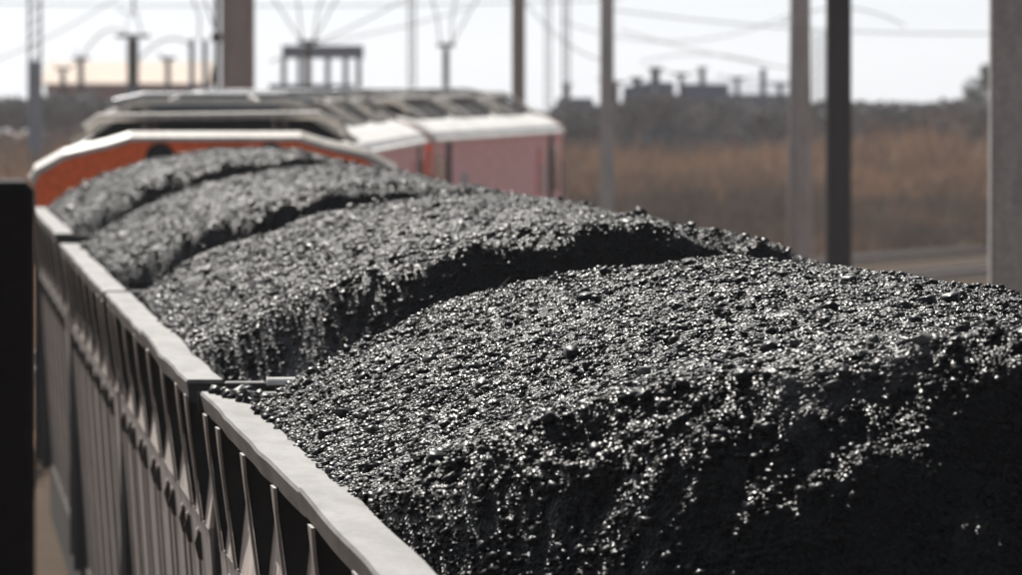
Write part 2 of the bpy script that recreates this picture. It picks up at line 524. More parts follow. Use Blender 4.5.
HEAPP = {40: (-.045, 2.75), 53: (-.004, 1.75), 66: (.0, 1.9), 79: (.0, 1.8)}   # per heap: height trim, where its near end slope starts
def heap_height(x, y, seed):
    lift, y0 = HEAPP[seed]
    xs = np.where(x < .12, (x - .12) / 1.50, (x - .12) / {53: 1.17, 66: 1.22, 79: 1.10}.get(seed, 1.30))
    top = (.455 + lift) * (1 - np.abs(xs) ** 2.1) + .03 * fbm(x * 1.1 + seed, y * .55, seed) - .02
    side = np.tan(R(36)) * (1.37 - np.abs(x)) + .005 + .015 * fbm(x * 3, y * 2.2, seed + 31)
    wob = (.05 if seed == 53 else .10) * fbm(x * 1.6, y * .9, seed + 5)
    bul = (1.25 if seed < 60 else 1.0) * (np.abs(x - .15) / 1.4) ** 3            # the heap ends are rounded in plan
    near = np.maximum(np.tan(R({40: 50, 53: 52}.get(seed, 60))) * (y - y0 - bul + .15 + wob) - .06, -.9)
    far = np.tan(R(41)) * (L - .50 - y - .95 * (np.abs(x) / 1.4) ** 4 + wob * .6) - .10
    h = smin(top, side, .06)
    h = smin(h, near, .05)
    h = smin(h, far, .10)
    steep = np.clip((1.2 + y0 + bul - y) / .8, 0, 1)
    h = h + (.011 + {40: .042, 53: .020}.get(seed, .018) * steep) * fbm(x * 5.0, y * 4.6, seed + 9, 4) * np.clip((h + .1) / .2, 0, 1)
    return h

def ico():
    t = (1 + 5 ** .5) / 2
    v = np.array([(-1, t, 0), (1, t, 0), (-1, -t, 0), (1, -t, 0), (0, -1, t), (0, 1, t), (0, -1, -t), (0, 1, -t), (t, 0, -1), (t, 0, 1), (-t, 0, -1), (-t, 0, 1)], float)
    v /= np.linalg.norm(v[0])
    f = np.array([(0, 11, 5), (0, 5, 1), (0, 1, 7), (0, 7, 10), (0, 10, 11), (1, 5, 9), (5, 11, 4), (11, 10, 2), (10, 7, 6), (7, 1, 8), (3, 9, 4), (3, 4, 2), (3, 2, 6), (3, 6, 8), (3, 8, 9), (4, 9, 5), (2, 4, 11), (6, 2, 10), (8, 6, 7), (9, 8, 1)])
    return v, f
IV, IF = ico()
def cubeish():
    v = np.array([(a, b, c) for a in (-1, 1) for b in (-1, 1) for c in (-1, 1)], float) * .75
    f = np.array([(0, 1, 3), (0, 3, 2), (4, 6, 7), (4, 7, 5), (0, 4, 5), (0, 5, 1), (2, 3, 7), (2, 7, 6), (0, 2, 6), (0, 6, 4), (1, 5, 7), (1, 7, 3)])
    return v, f
CV, CF = cubeish()

def rot_mats(n):
    q = rng.normal(size=(n, 4)); q /= np.linalg.norm(q, axis=1)[:, None]
    w, x, y, z = q.T
    return np.stack([np.stack([1 - 2 * (y * y + z * z), 2 * (x * y - z * w), 2 * (x * z + y * w)], 1),
                     np.stack([2 * (x * y + z * w), 1 - 2 * (x * x + z * z), 2 * (y * z - x * w)], 1),
                     np.stack([2 * (x * z - y * w), 2 * (y * z + x * w), 1 - 2 * (x * x + y * y)], 1)], 1)

def lumps_mesh(name, pos, size, mat, flat=.75):
    """thousands of angular lumps joined into one mesh"""
    n = len(pos)
    half = n // 12
    VV, FF, off = [], [], 0
    for (bv, bf, sl) in ((IV, IF, slice(0, half)), (CV, CF, slice(half, n))):
        p, sz = pos[sl], size[sl]
        k = len(p)
        if not k: continue
        jit = 1 + rng.uniform(-.28, .28, size=(k, len(bv), 1))
        sc = rng.uniform(.6, 1.35, size=(k, 1, 3))
        v = bv[None] * jit * sc
        v = np.einsum('nij,nkj->nki', rot_mats(k), v)
        v[:, :, 2] *= flat
        v = v * sz[:, None, None] + p[:, None, :]
        VV.append(v.reshape(-1, 3))
        FF.append((bf[None] + (np.arange(k) * len(bv))[:, None, None] + off).reshape(-1, 3))
        off += k * len(bv)
    return tri_mesh(name, np.concatenate(VV), np.concatenate(FF), mat)

def tri_mesh(name, v, f, mat, smooth=False):
    me = bpy.data.meshes.new(name)
    nv, nf = len(v), len(f)
    k = f.shape[1]
    me.vertices.add(nv); me.vertices.foreach_set('co', v.astype(np.float32).ravel())
    me.loops.add(nf * k); me.loops.foreach_set('vertex_index', f.astype(np.int32).ravel())
    me.polygons.add(nf)
    me.polygons.foreach_set('loop_start', np.arange(0, nf * k, k, dtype=np.int32))
    if smooth: me.polygons.foreach_set('use_smooth', np.ones(nf, bool))
    me.materials.append(mat)
    me.update(calc_edges=True)
    me.validate()
    return me

def heap(i, nl, step, label):
    seed = 40 + 13 * i
    xs = np.arange(-1.325, 1.3251, step)
    ys = np.arange(.1, L - .0999, step * 1.25)
    X, Y = np.meshgrid(xs, ys)
    H = heap_height(X, Y, seed) + .009 * vnoise(X / .028, Y / .028, seed + 3) + .005 * vnoise(X / .014, Y / .014, seed + 4)
    nx, ny = len(xs), len(ys)
    v = np.stack([X, Y, H + RIM], -1).reshape(-1, 3)
    idx = np.arange(nx * ny).reshape(ny, nx)
    f = np.stack([idx[:-1, :-1], idx[:-1, 1:], idx[1:, 1:], idx[1:, :-1]], -1).reshape(-1, 4)
    # skirt down into the wagon so that the load has depth
    o = link('coal_heap', tri_mesh('coal_heap', v, f, M['coal_fines']))
    o.location = (POSE[i][0], STARTS[i], ZO[i])
    o.rotation_euler = (0, 0, POSE[i][1])
    tag(o, label, 'coal heap', 'coal heaped in the wagons')
    # lumps
    n = nl * 3
    px = rng.uniform(-1.335, 1.335, n); py = rng.uniform(.1, L - .12, n)
    y0 = HEAPP[seed][1]
    w = np.where(py < y0 + 1.3, 1.25, .5)
    w = np.maximum(w, np.where((px < -.8), .95, 0))
    w = np.where((py < y0 - .1) | (px > .95), w * .2, w)
    gx = (heap_height(px + .02, py, seed) - heap_height(px - .02, py, seed)) / .04
    gy = (heap_height(px, py + .02, seed) - heap_height(px, py - .02, seed)) / .04
    slope = np.sqrt(1 + gx * gx + gy * gy)
    w = w * slope ** 1.7 * (.75 + .35 * fbm(px * 1.3, py * 1.3, seed + 77, 2))
    w = np.where(heap_height(px, py, seed) < -.16, 0, w)
    keep = rng.uniform(size=n) < w * (nl / n) / np.mean(w)
    px, py = px[keep], py[keep]
    k = len(px)
    sz = np.exp(rng.normal(np.log(.0046), .42, k))
    big = rng.uniform(size=k) < .004
    sz[big] *= 1.8
    sz = np.clip(sz, .003, .022) * (1 + .12 * i)
    gx, gy, slope = gx[keep], gy[keep], slope[keep]
    o_ = sz * rng.uniform(.1, .55, k) / slope
    pz = heap_height(px, py, seed) + RIM + o_
    px, py = px - gx * o_, py - gy * o_
    # bigger broken pieces, most of them caught on the end slope
    nb = (3600, 2200, 900, 500)[i]
    bx = rng.uniform(-1.3, 1.3, nb); by = y0 - .2 + rng.uniform(0, 1.9, nb)
    by[: nb // 6] = rng.uniform(y0, L - .6, nb // 6)
    bs = rng.uniform(.007, .0155, nb) * np.where(np.arange(nb) < nb // 6, .65, 1)
    bz = heap_height(bx, by, seed) + RIM - bs * .15
    perm = rng.permutation(k + nb)
    px, py, pz, sz = (np.concatenate(q)[perm] for q in ((px, bx), (py, by), (pz, bz), (sz, bs)))
    c = link('coal_lumps', lumps_mesh('coal_lumps', np.stack([px, py, pz], 1), sz, M['coal']), o)
    tag(c, kind='stuff')
    return seed
HL = ['huge dark coal heap in the foreground wagon, with a black shaded end slope',
      'coal heap in the second wagon, its shaded end rising behind the foreground heap',
      'coal heap in the third wagon, partly hidden by the second heap',
      'farthest small coal heap, directly below the orange locomotive end']
for i, (nl, st) in enumerate(((92000, .0125), (42000, .017), (20000, .023), (13000, .03))):
    heap(i, nl, st, HL[i])

# loose lumps lying on the corner of the near wagon's rim
lump_meshes = [lumps_mesh('coal_lump', np.zeros((2, 3)), np.array([1.0, .001]), M['coal'], .8) for _ in range(6)]
def loose(n, yr, xr, sr, label, group, xlim):
    for k in range(n):
        s = random.uniform(*sr)
        y = random.uniform(*yr)
        t = (y - yr[0]) / (yr[1] - yr[0])
        x = random.uniform(-1.33 + (xlim + 1.33) * t, xr[1])
        o = link('coal_lump', random.choice(lump_meshes), None, (POSE[0][0] + x - y * POSE[0][1], STARTS[0] + y, RIM + s * .45))
        o.scale = (s, s, s)
        o.rotation_euler = (random.uniform(-.4, .4), random.uniform(-.4, .4), random.uniform(0, 6.28))
        tag(o, label, 'coal lump', group)
loose(52, (10.2, 11.18), (-1.43, -1.28), (.010, .024), 'glossy black coal lump spilled on the far rim corner of the nearest wagon', 'coal lumps spilled on the rim corner', -1.43)
loose(46, (8.8, 10.4), (-1.40, -1.30), (.008, .019), 'small black coal lump lying along the inner edge of the nearest pale rim', 'coal lumps along the rim edge', -1.36)

# dry stalk sticking up out of the second heap
pts = [P(480 + 30 * t, 318 - 41 * t ** .7, 26.4) for t in np.linspace(0, 1, 9)]
tag(MB().tube(pts, .0018, 5).build('dry_stalk', M['paleshed']), 'thin curved dry stalk sticking up in front of the shaded coal slope', 'stalk')

# ------------------------------------------------------------------ locomotives
LL = 18.6
def loco(s0, idx, label):
    (ax, ay), _ = path(s0 + 2.5); (bx, by), _ = path(s0 + LL - 2.5)
    h = math.atan2(bx - ax, by - ay)
    cx, cy = (ax + bx) / 2, (ay + by) / 2
    root = thing('locomotive', (cx, cy, 0), -h, label, 'locomotive', 'orange and red electric locomotives')
    y0, y1 = -LL / 2, LL / 2
    # body: red sides, white canted roof edges
    half = [(1.37, 1.15), (1.37, 2.9), (1.38, 3.2), (1.39, 3.30), (1.355, 3.38), (1.14, 3.50), (.82, 3.575), (.64, 3.63)]
    poly = half + [(-x, z) for x, z in reversed(half)]
    n = len(poly)
    mis = [0] * n
    for i, (x, z) in enumerate(poly):
        nx_, nz_ = poly[(i + 1) % n]
        if min(z, nz_) >= 3.29: mis[i] = 1
    mis[7] = 2
    MB().prism(poly, y0 + .215, y1 - .215, 0, mis).build('body', [M['red'], M['white'], M['roofdark']], root)
    # ends
    for e, yy in ((-1, y0), (1, y1)):
        q = [(x * .985, z - .06) for x, z in half[3:]]
        lower = [(1.36, 2.86)]
        pe = lower + q + [(-x, z) for x, z in reversed(lower + q)]
        en = MB().prism(pe, min(yy, yy - e * .21), max(yy, yy - e * .21)).build('end_panel', M['orange'], root)
        MB().prism([(1.372, 1.15), (1.372, 2.855), (-1.372, 2.855), (-1.372, 1.15)], yy - .105 * e - .1, yy - .105 * e + .1).build('lower_end_panel', M['roofdark'], root)
        # raised white trim along the top edge
        tr = MB()
        pp = [(x * 1.012, z + .012) for x, z in half[3:]]
        full = pp + [(-x, z) for x, z in reversed(pp)]
        inn = [(x * .982, z - .065) for x, z in half[3:]]
        fin = inn + [(-x, z) for x, z in reversed(inn)]
        ya, yb = (yy - .03, yy + .10) if e < 0 else (yy + .03, yy - .10)
        m_ = len(full)
        vs = [(x, yy + (ya - yy) * .3 , z - .045) for x, z in full] + [(x, yb, z) for x, z in full] + [(x, ya, z) for x, z in fin] + [(x, yb, z) for x, z in fin]
        fs = []
        for k in range(m_ - 1):
            fs += [(k, k + 1, m_ + k + 1, m_ + k), (2 * m_ + k, 3 * m_ + k, 3 * m_ + k + 1, 2 * m_ + k + 1), (k, 2 * m_ + k, 2 * m_ + k + 1, k + 1), (m_ + k, m_ + k + 1, 3 * m_ + k + 1, 3 * m_ + k)]
        fs += [(0, m_, 3 * m_, 2 * m_), (m_ - 1, 3 * m_ - 1, 4 * m_ - 1, 2 * m_ - 1)]
        tr.add(vs, fs).build('roof_trim', M['cream'], root)
        yo = yy + e * .012
        for s in (-1, 1):
            MB().box((s * .62, yo, 2.75), (.86, .03, .72)).build('windscreen', M['glass'], root, bevel=.01)
            MB().lathe([(.10, 0), (.115, .01), (.115, .05), (.09, .055)], (s * .42, yo - (.05 if e > 0 else 0), 3.44), 'y', 16).build('headlight', M['roofdark'], root)
            MB().lathe([(.07, 0), (.085, .01), (.085, .05), (.06, .055)], (s * 1.0, yo - (.05 if e > 0 else 0), 1.75), 'y', 16).build('marker_light', M['white'], root)
            MB().tube([(s * 1.42, yy - e * .25, 1.4), (s * 1.42, yy - e * .25, 3.15)], .018, 6).build('handrail', M['cream'], root)
        MB().box((.1, yo, 3.47), (.32, .03, .10)).build('route_indicator', M['roofdark'], root, bevel=.01)
        MB().box((0, yo, 1.0), (2.5, .12, .5)).build('buffer_beam', M['under'], root, bevel=.02)
        MB().box((0, yy + e * .2, 1.05), (.28, .34, .24)).build('coupler', M['under'], root, bevel=.03)
        nm = MB()
        for k in range(4):
            nm.box((.98 + k * .1, yo, 3.20), (.05, .03, .11))
        nm.build('painted_number', M['white'], root)
    # side details
    for s in (-1, 1):
        xw = s * 1.377
        for y in (y0 + 2.1, y1 - 2.1):
            d = MB().box((xw, y, 2.35), (.02, .62, 1.85)).build('cab_door', M['roofdark'] if idx else M['redstripe'], root, bevel=.006)
            MB().box((s * 1.397, y + .22, 2.3), (.03, .05, .16)).build('handle', M['cream'], d)
        for y in (y0 + 1.15, y1 - 1.15):
            MB().box((xw, y, 2.75), (.02, .75, .62)).build('side_window', M['glass'], root, bevel=.006)
        for k, y in enumerate((-6.0,)):
            g = MB()
            for z in np.arange(2.0, 2.95, .09):
                g.prism([(s * 1.365, z), (s * 1.395, z), (s * 1.365, z + .07)], y - .45, y + .45)
            MB_ = g.build('louvre', M['red'], root)
        for y in (y0 + 4.2, y1 - 3.4):
            MB().box((s * 1.377, y, 2.62), (.012, .75, .42)).build('number_plate', M['galv'], root)
        MB().box((s * 1.377, 5.4, 2.62), (.014, .5, .95)).build('equipment_door', M['redstripe'], root, bevel=.004)
        MB().prism([(s * 1.38, 3.262), (s * 1.43, 3.262), (s * 1.43, 3.30), (s * 1.38, 3.31)], y0 + .3, y1 - .3).build('rain_gutter', M['white'], root)
    # roof equipment: three raised hoods with dark sloping sides and pale frames
    for (ya, yb) in ((-7.6, -3.4), (-1.9, 2.4), (4.2, 7.8)):
        hd = MB().prism([(1.02, 3.55), (.62, 3.80), (-.62, 3.80), (-1.02, 3.55)], ya + .1, yb - .1).build('roof_hood', M['roofdark'], root)
        for y in (ya, yb):
            fr = MB()
            for s in (-1, 1):
                fr.prism([(s * 1.07, 3.53), (s * 1.13, 3.56), (s * .66, 3.865), (s * .60, 3.84)], y - .1, y + .1)
            fr.prism([(.60, 3.81), (.60, 3.86), (-.60, 3.86), (-.60, 3.81)], y - .1, y + .1)
            fr.build('hood_frame', M['cream'], hd)
        for s in (-1, 1):
            MB().tube([(s * .70, ya, 3.79), (s * .70, yb, 3.79)], .035, 8).build('hood_rail', M['cream'], hd)
            MB().box((s * .55, (ya + yb) / 2, 3.818), (.25, (yb - ya) * .5, .03)).build('roof_hatch', M['cream'], hd, bevel=.008)
    for y in (-8.5, -2.65, 3.3):
        MB().tube([(-1.0, y, 3.66), (-.9, y, 3.74), (.8, y, 3.76), (.95, y, 3.70), (1.0, y, 3.62)], .032, 8).build('air_pipe', M['cream'], root)
    for y in (-8.2, 8.4):
        for x in (-.5, .5):
            MB().lathe([(.03, 0), (.07, .02), (.035, .05), (.07, .07), (.035, .10), (.07, .12), (.03, .16)], (x, y, 3.64), 'z', 12).build('roof_insulator', M['ceramic'], root)
        MB().tube([(-.5, y, 3.82), (.5, y, 3.82)], .02, 6).build('busbar', M['galv'], root)
    for y, dr in ((-2.6, 1), (3.2, -1)):
        pn = MB()
        pn.box((0, y, 3.70), (1.1, .7, .05))
        pg = pn.build('pantograph', M['roofdark'], root)
        for s in (-1, 1):
            MB().tube([(s * .45, y + .3 * dr, 3.74), (s * .38, y - 1.1 * dr, 3.85)], .02, 6).build('lower_arm', M['cream'], pg)
            MB().tube([(s * .38, y - 1.1 * dr, 3.85), (s * .3, y + .5 * dr, 3.89)], .016, 6).build('upper_arm', M['cream'], pg)
        MB().tube([(-.85, y + .5 * dr, 3.85), (-.6, y + .5 * dr, 3.90), (.6, y + .5 * dr, 3.90), (.85, y + .5 * dr, 3.85)], .022, 8).build('collector_head', M['galv'], pg)
    MB().box((0, 0, .95), (2.5, LL - 1.2, .42)).build('underframe', M['under'], root, bevel=.02)
    for y in (-5.6, 5.6):
        bm_ = MB()
        for s in (-1, 1):
            bm_.box((s * .95, 0, .1), (.14, 3.6, .3))
        bm_.box((0, 0, .15), (1.8, .5, .25))
        bo = bm_.build('bogie', M['under'], root, loc=(0, y, .7))
        for s in (-1, 1):
            for dy in (-1.25, 1.25):
                w = link('wheel', proto('wheel', wheel_mb, M['wheel']), bo, (s * .55, dy, .03))
                w.rotation_euler = (0, 0, 0 if s < 0 else pi)
    return root
LOCOL = ['nearest locomotive with an orange white-trimmed end wall, right behind the farthest coal heap',
         'middle locomotive, mostly hidden, its white roof edge showing over the orange end',
         'farthest locomotive with a long pale red side and white roof, curving to the right']
for i, s0 in enumerate((62.9, 82.6, 102.3)):
    loco(s0, i, LOCOL[i])

# ------------------------------------------------------------------ masts and poles
def mast(kind, x, d, w, top, mat, label, name='catenary_mast', cat='mast', arm=True, taper=0.0, side=-1, group=None):
    g = G(x, d)
    root = thing(name, g, -TH, label, cat, group)
    m = MB()
    if kind == 'round':
        m.tube([(0, 0, 0), (0, 0, top / 2), (0, 0, top)], w / 2, 16, taper=[w / 2 * (1 + taper), w / 2, w / 2 * (1 - taper)])
        m.build('post', mat, root, smooth=False)
    elif kind == 'square':
        a, b = w / 2 * (1 + taper), w / 2 * (1 - taper)
        c = .025
        vs = []
        for hw, z in ((a, 0), (b, top)):
            vs += [(-hw + c, -hw, z), (hw - c, -hw, z), (hw, -hw + c, z), (hw, hw - c, z), (hw - c, hw, z), (-hw + c, hw, z), (-hw, hw - c, z), (-hw, -hw + c, z)]
        fs = [tuple(range(8)), tuple(range(15, 7, -1))] + [(k, (k + 1) % 8, 8 + (k + 1) % 8, 8 + k) for k in range(8)]
        m.add(vs, fs).build('post', mat, root)
    elif kind == 'hbeam':
        t = w * .06 + .008
        m.box((-w / 2 + t / 2, 0, top / 2), (t, w * .9, top)); m.box((w / 2 - t / 2, 0, top / 2), (t, w * .9, top)); m.box((0, 0, top / 2), (w - 2 * t, t, top))
        m.build('post', mat, root)
    elif kind == 'lattice':
        for s in (-1, 1):
            for q in (-1, 1):
                m.box((s * w / 2, q * w / 2, top / 2), (.06, .06, top))
        n = int(top / (w * 1.1))
        for k in range(n):
            z = k * w * 1.1
            for q in (-1, 1):
                m.tube([(-w / 2, q * w / 2, z), (w / 2, q * w / 2, z + w * 1.1)], .02, 4)
                m.tube([(q * w / 2, -w / 2, z), (q * w / 2, w / 2, z + w * 1.1)], .02, 4)
        m.build('post', mat, root)
    MB().box((0, 0, .15), (w * 1.8, w * 1.8, .3)).build('footing', M['concrete'], root, bevel=.02)
    if arm:
        MB().tube([(0, 0, top - .6), (side * 2.4, 0, top - .35)], .03, 8).build('cantilever_arm', M['galv'], root)
        MB().tube([(0, 0, top - 1.7), (side * 2.2, 0, top - .45)], .03, 8).build('brace', M['galv'], root)
        MB().lathe([(.02, 0), (.07, .03), (.03, .06), (.07, .09), (.03, .12), (.07, .15), (.02, .2)], (side * .25, 0, top - .57), 'z', 10).build('insulator', M['ceramic'], root)
    return root

mast('square', 1012, 58, .31, 8.0, M['concrete'], 'stout grey concrete mast at the right edge with a sunlit left edge', taper=.04)
mast('square', 838.5, 92, .275, 8.2, M['darkmast'], 'dark almost black mast standing out right of centre of the field', taper=.02)
mast('round', 800, 118, .31, 8.2, M['concrete'], 'pale grey concrete mast tapering upward, just left of the black mast', taper=.30)
mast('square', 607, 160, .27, 8.5, M['concrete'], 'slim grey mast standing alone between the red locomotive and the black mast', taper=.10)
mast('hbeam', 518.5, 150, .24, 8.5, M['steelmast'], 'brown steel mast rising behind the farthest red locomotive')
mast('hbeam', 238, 140, .55, 8.8, M['steelmast'], 'broad brown steel mast rising behind the nearest locomotive roof')
mast('round', 217, 150, .10, 7.0, M['darkmast'], 'thin black pole close to the left side of the broad brown mast', arm=False, name='signal_pole', cat='pole')
for (x, d, w, lab) in ((412, 330, .24, 'faint grey steel pole in the haze above the middle locomotive'), (566, 300, .22, 'faint grey pole right of the brown mast behind the farthest locomotive'), (548, 420, .26, 'palest distant pole between the brown mast and the slim grey mast')):
    mast('lattice', x, d, w, 9.5, M['galv'], lab, arm=False, name='lattice_pole', cat='pole')
mast('lattice', 819, 330, .35, 6.0, M['galv'], 'short distant lattice post seen between the pale and black masts', arm=False, name='lattice_pole', cat='pole')

MB().box((0, 0, 4.8), (.2, .2, .14)).build('signal_box', M['darkmast'], bpy.data.objects['signal_pole'])

# wires
def wire(a, b, sag, label, r=.012, name='overhead_wire'):
    a, b = mathutils.Vector(a), mathutils.Vector(b)
    pts = []
    for k in range(17):
        t = k / 16
        p = a.lerp(b, t)
        p.z -= sag * 4 * t * (1 - t)
        pts.append(p)
    tag(MB().tube(pts, r, 5).build(name, M['wire']), label, 'wire', 'overhead wires')
wire(P(600, 8, 200), P(1100, 30, 200), .3, 'long overhead wire sagging across the sky between slim mast and right edge', .014)
wire(P(780, 24, 170), P(905, 26, 170), -.35, 'short arched wire loop in the sky right of the black mast', .012)
wire(P(560, 20, 260), P(810, 5, 260), .9, 'sagging wire in the sky between the slim and pale masts', .014)
wire(P(525, 2, 210), P(610, 62, 210), .3, 'slanting wire dropping from the brown mast to the slim mast', .014)
wire(P(270, 62, 240), P(415, -6, 240), .1, 'slanting wire rising from the blue gantry to the faint pole', .018)
wire(P(-20, 66, 300), P(120, -4, 300), .2, 'slanting wire at the far upper left of the sky', .018)
wire(P(-20, 3, 230), P(620, 0, 230), .12, 'wire running along the top of the sky over the locomotives', .014)

for x0, y0, x1, y1, d, lab in ((203, -6, 222, 38, 150, 'lead dropping to the black pole from the upper left'), (246, -6, 224, 38, 150, 'lead dropping to the black pole across the brown mast'),
        (118, 8, 140, 12, 250, 'short cross lead on top of the thick switchyard post'), (300, 46, 470, 8, 260, 'long slanting lead between the two dark switchyard posts'),
        (620, 30, 800, 70, 280, 'low sagging lead above the transformers'), (640, 62, 770, 66, 300, 'looped lead joining the bushings of the transformers')):
    wire(P(x0, y0, d), P(x1, y1, d), .12 if d != 300 else -.35, lab, .016)
# ------------------------------------------------------------------ substation behind
def support(x, d, ytop, ybot, w, mat, label, vees=()):
    g = G(x, d)
    zt = CAM[2] - (ytop - 80) / F * d
    root = thing('isolator_post', g, -TH, label, 'isolator', 'switchyard posts')
    MB().box((0, 0, zt * .36), (w, w, zt * .72)).build('pedestal', mat, root, bevel=.02)
    prof = [(w * .4, zt * .72)]
    z = zt * .72
    while z < zt - .06:
        prof += [(w * .62, z + .03), (w * .36, z + .07)]
        z += .09
    prof.append((w * .3, zt))
    MB().lathe(prof, (0, 0, 0), 'z', 12).build('insulator', M['ceramic'], root)
    MB().box((0, 0, zt + .05), (w * 2.8, w * .9, .11)).build('terminal', M['darkmast'], root)
    for i, (dx, dz) in enumerate(vees):
        MB().tube([(w * .8 * (1 if dx > 0 else -1), 0, zt + .06), (dx * .5, 0, zt + dz * .45), (dx, 0, zt + dz)], .022, 6).build('lead', M['wire'], root)
    return root
support(308, 230, 44, 95, .2, M['bluegrey'], 'dark switchyard post with a dark head under the blue gantry', ((-1.2, 1.6), (.5, 1.7), (1.1, 1.8), (-.5, 2.2)))
support(446, 240, 47, 95, .19, M['darkmast'], 'dark switchyard post with spreading leads above the farthest locomotive', ((-.5, 1.8), (.35, 1.8), (1.2, 1.9)))
support(133, 250, 38, 95, .36, M['bluegrey'], 'thick dark switchyard post in front of the cream building', ((.0, 2.0), (.08, 2.0)))
support(63, 300, 70, 95, .2, M['bluegrey'], 'short dark post at the left end of the cream building', ((.6, .3),))
support(81, 300, 60, 95, .22, M['bluegrey'], 'short dark post with an arched lead before the cream building', ((-.2, .4),))
support(168, 300, 60, 95, .2, M['galv'], 'small grey post at the right end of the cream building', ((-.4, .3),))
wire(P(82, 58, 300), P(130, 36, 280), -.55, 'arched cable between the short post and the thick post', .03, 'arched_cable')
wire(P(139, 60, 280), P(190, 44, 280), -.4, 'arched cable right of the thick post', .03, 'arched_cable')
mast('lattice', 35, 250, .34, 8.0, M['bluegrey'], 'dark lattice mast at the far left edge of the sky', arm=False, name='lattice_mast')
for x, lab in ((192, 'left dark leg of the paired gantry posts beside the brown mast'), (205, 'right dark leg of the paired gantry posts beside the brown mast')):
    mast('square', x, 260, .17, 5.3, M['bluegrey'], lab, arm=False, name='gantry_post', cat='post')
tag(MB().tube([P(199, 40, 260), P(200, 18, 260), P(192, -4, 260)], .03, 6).build('gantry_lead', M['wire']), 'thin lead rising from the paired gantry posts', 'wire')
MB().box((0, 0, 2.3), (.42, .42, 4.6)).build('control_cabinet', M['bluegrey'], bpy.data.objects['lattice_mast'], bevel=.02)
# blue-grey gantry
gr = thing('steel_gantry', G(318, 255), -TH, 'blue-grey steel gantry with a flat beam above the nearest locomotive roof', 'gantry')
zb = CAM[2] + (80 - 52) / F * 255
MB().box((.15, 0, zb), (2.5, .3, .40)).build('beam', M['bluegrey'], gr, bevel=.02)
for x in (-1.05, -.55, .3, .85, 1.25):
    MB().box((x, 0, zb / 2 - .08), (.16, .16, zb - .16)).build('post', M['bluegrey'], gr, bevel=.02)
MB().box((-.2, .1, 3.2), (2.6, .5, 1.4)).build('switch_cabinet', M['bluegrey'], gr, bevel=.03)

def transformer(x, d, wid, ytop, label, bush):
    g = G(x, d)
    zt = CAM[2] - (ytop - 80) / F * d
    root = thing('transformer', g, -TH, label, 'transformer', 'transformers beyond the dry grass')
    MB().box((0, 0, zt / 2), (wid, 1.6, zt)).build('tank', M['bluegrey'], root, bevel=.05)
    fn = MB()
    for k in range(int(wid / .16)):
        fn.box((-wid / 2 + .1 + k * .16, -.95, zt * .5), (.05, .28, zt * .75))
    fn.build('cooling_fins', M['bluegrey'], root)
    for (dx, yt, r) in bush:
        zz = CAM[2] - (yt - 80) / F * d
        prof = [(r, zt - .02)]
        z = zt
        while z < zz - .05:
            prof += [(r * 1.5, z + .04), (r, z + .09)]; z += .12
        prof.append((r * .5, zz))
        MB().lathe(prof, (dx, 0, 0), 'z', 10).build('bushing', M['ceramic'], root)
        MB().lathe([(r * 2.0, zz), (r * 2.2, zz + .05), (r * 2.0, zz + .10)], (dx, 0, 0), 'z', 10).build('bushing_cap', M['darkmast'], root)
    return root
transformer(637, 300, 1.0, 86, 'small squat blue transformer just right of the slim mast', ((.0, 80, .12),))
transformer(658, 300, 1.15, 82, 'blue transformer with a tall bushing second from the slim mast', ((-.1, 70, .13),))
transformer(705, 300, 1.7, 84, 'wide blue transformer with one thin bushing in the middle of the row', ((-.1, 70, .09),))
transformer(575, 320, 1.4, 98, 'low blue transformer right of the farthest locomotive', ((-.3, 86, .10),))
for x, yt, lab in ((616, 84, 'low isolator post beside the slim mast, above the dry grass'), (681, 76, 'isolator post standing between two blue transformers'), (737, 80, 'isolator post right of the widest transformer'), (780, 86, 'short isolator post just left of the pale mast')):
    support(x, 285, yt, 100, .17, M['bluegrey'], lab, ((.7, .15), (-.7, .2)))
mast('round', 763, 300, .22, 4.45, M['bluegrey'], 'thick stub post with a cap behind the dry field, left of the pale mast', arm=False, name='stub_post', cat='post')

# sheds behind
def shed(x0, x1, yt, d, rise, wall, roof, label, name='shed', cat='building', depth=8):
    c = G((x0 + x1) / 2, d)
    w = (x1 - x0) / F * d
    zt = CAM[2] - (yt - 80) / F * d
    root = thing(name, c, -TH, label, cat)
    MB().box((0, depth / 2, zt / 2), (w, depth, zt)).build('wall', wall, root)
    MB().add([(-w / 2 - .2, -.3, zt), (w / 2 + .2, -.3, zt), (w / 2 + .2, depth / 2, zt + rise), (-w / 2 - .2, depth / 2, zt + rise), (-w / 2 - .2, depth + .3, zt), (w / 2 + .2, depth + .3, zt),
              (-w / 2 - .2, -.3, zt + .08), (w / 2 + .2, -.3, zt + .08), (w / 2 + .2, depth / 2, zt + rise + .08), (-w / 2 - .2, depth / 2, zt + rise + .08), (-w / 2 - .2, depth + .3, zt + .08), (w / 2 + .2, depth + .3, zt + .08)],
             [(0, 1, 2, 3), (3, 2, 5, 4), (6, 9, 8, 7), (9, 10, 11, 8), (0, 6, 7, 1), (4, 5, 11, 10), (0, 3, 9, 6), (3, 4, 10, 9), (1, 7, 8, 2), (2, 8, 11, 5)]).build('roof', roof, root)
    n = max(2, int(w / 2.2))
    for k in range(n):
        f = MB().box((-w / 2 + w * (k + .5) / n, -.01, zt * .42), (.9, .06, .9)).build('window', M['galv'], root)
        MB().box((0, -.035, 0), (.78, .02, .78)).build('pane', M['glass'], f, loc=(-w / 2 + w * (k + .5) / n, -.01, zt * .42))
    return root
shed(46, 205, 85, 400, 1.06, M['brick'], M['creamroof'], 'long brown brick building with a sunlit cream roof at upper left', 'brick_building', depth=9.5)
shed(690, 800, 96, 380, .65, M['bluegrey'], M['bluegrey'], 'low blue-roofed shed behind the transformers, left of the pale mast')
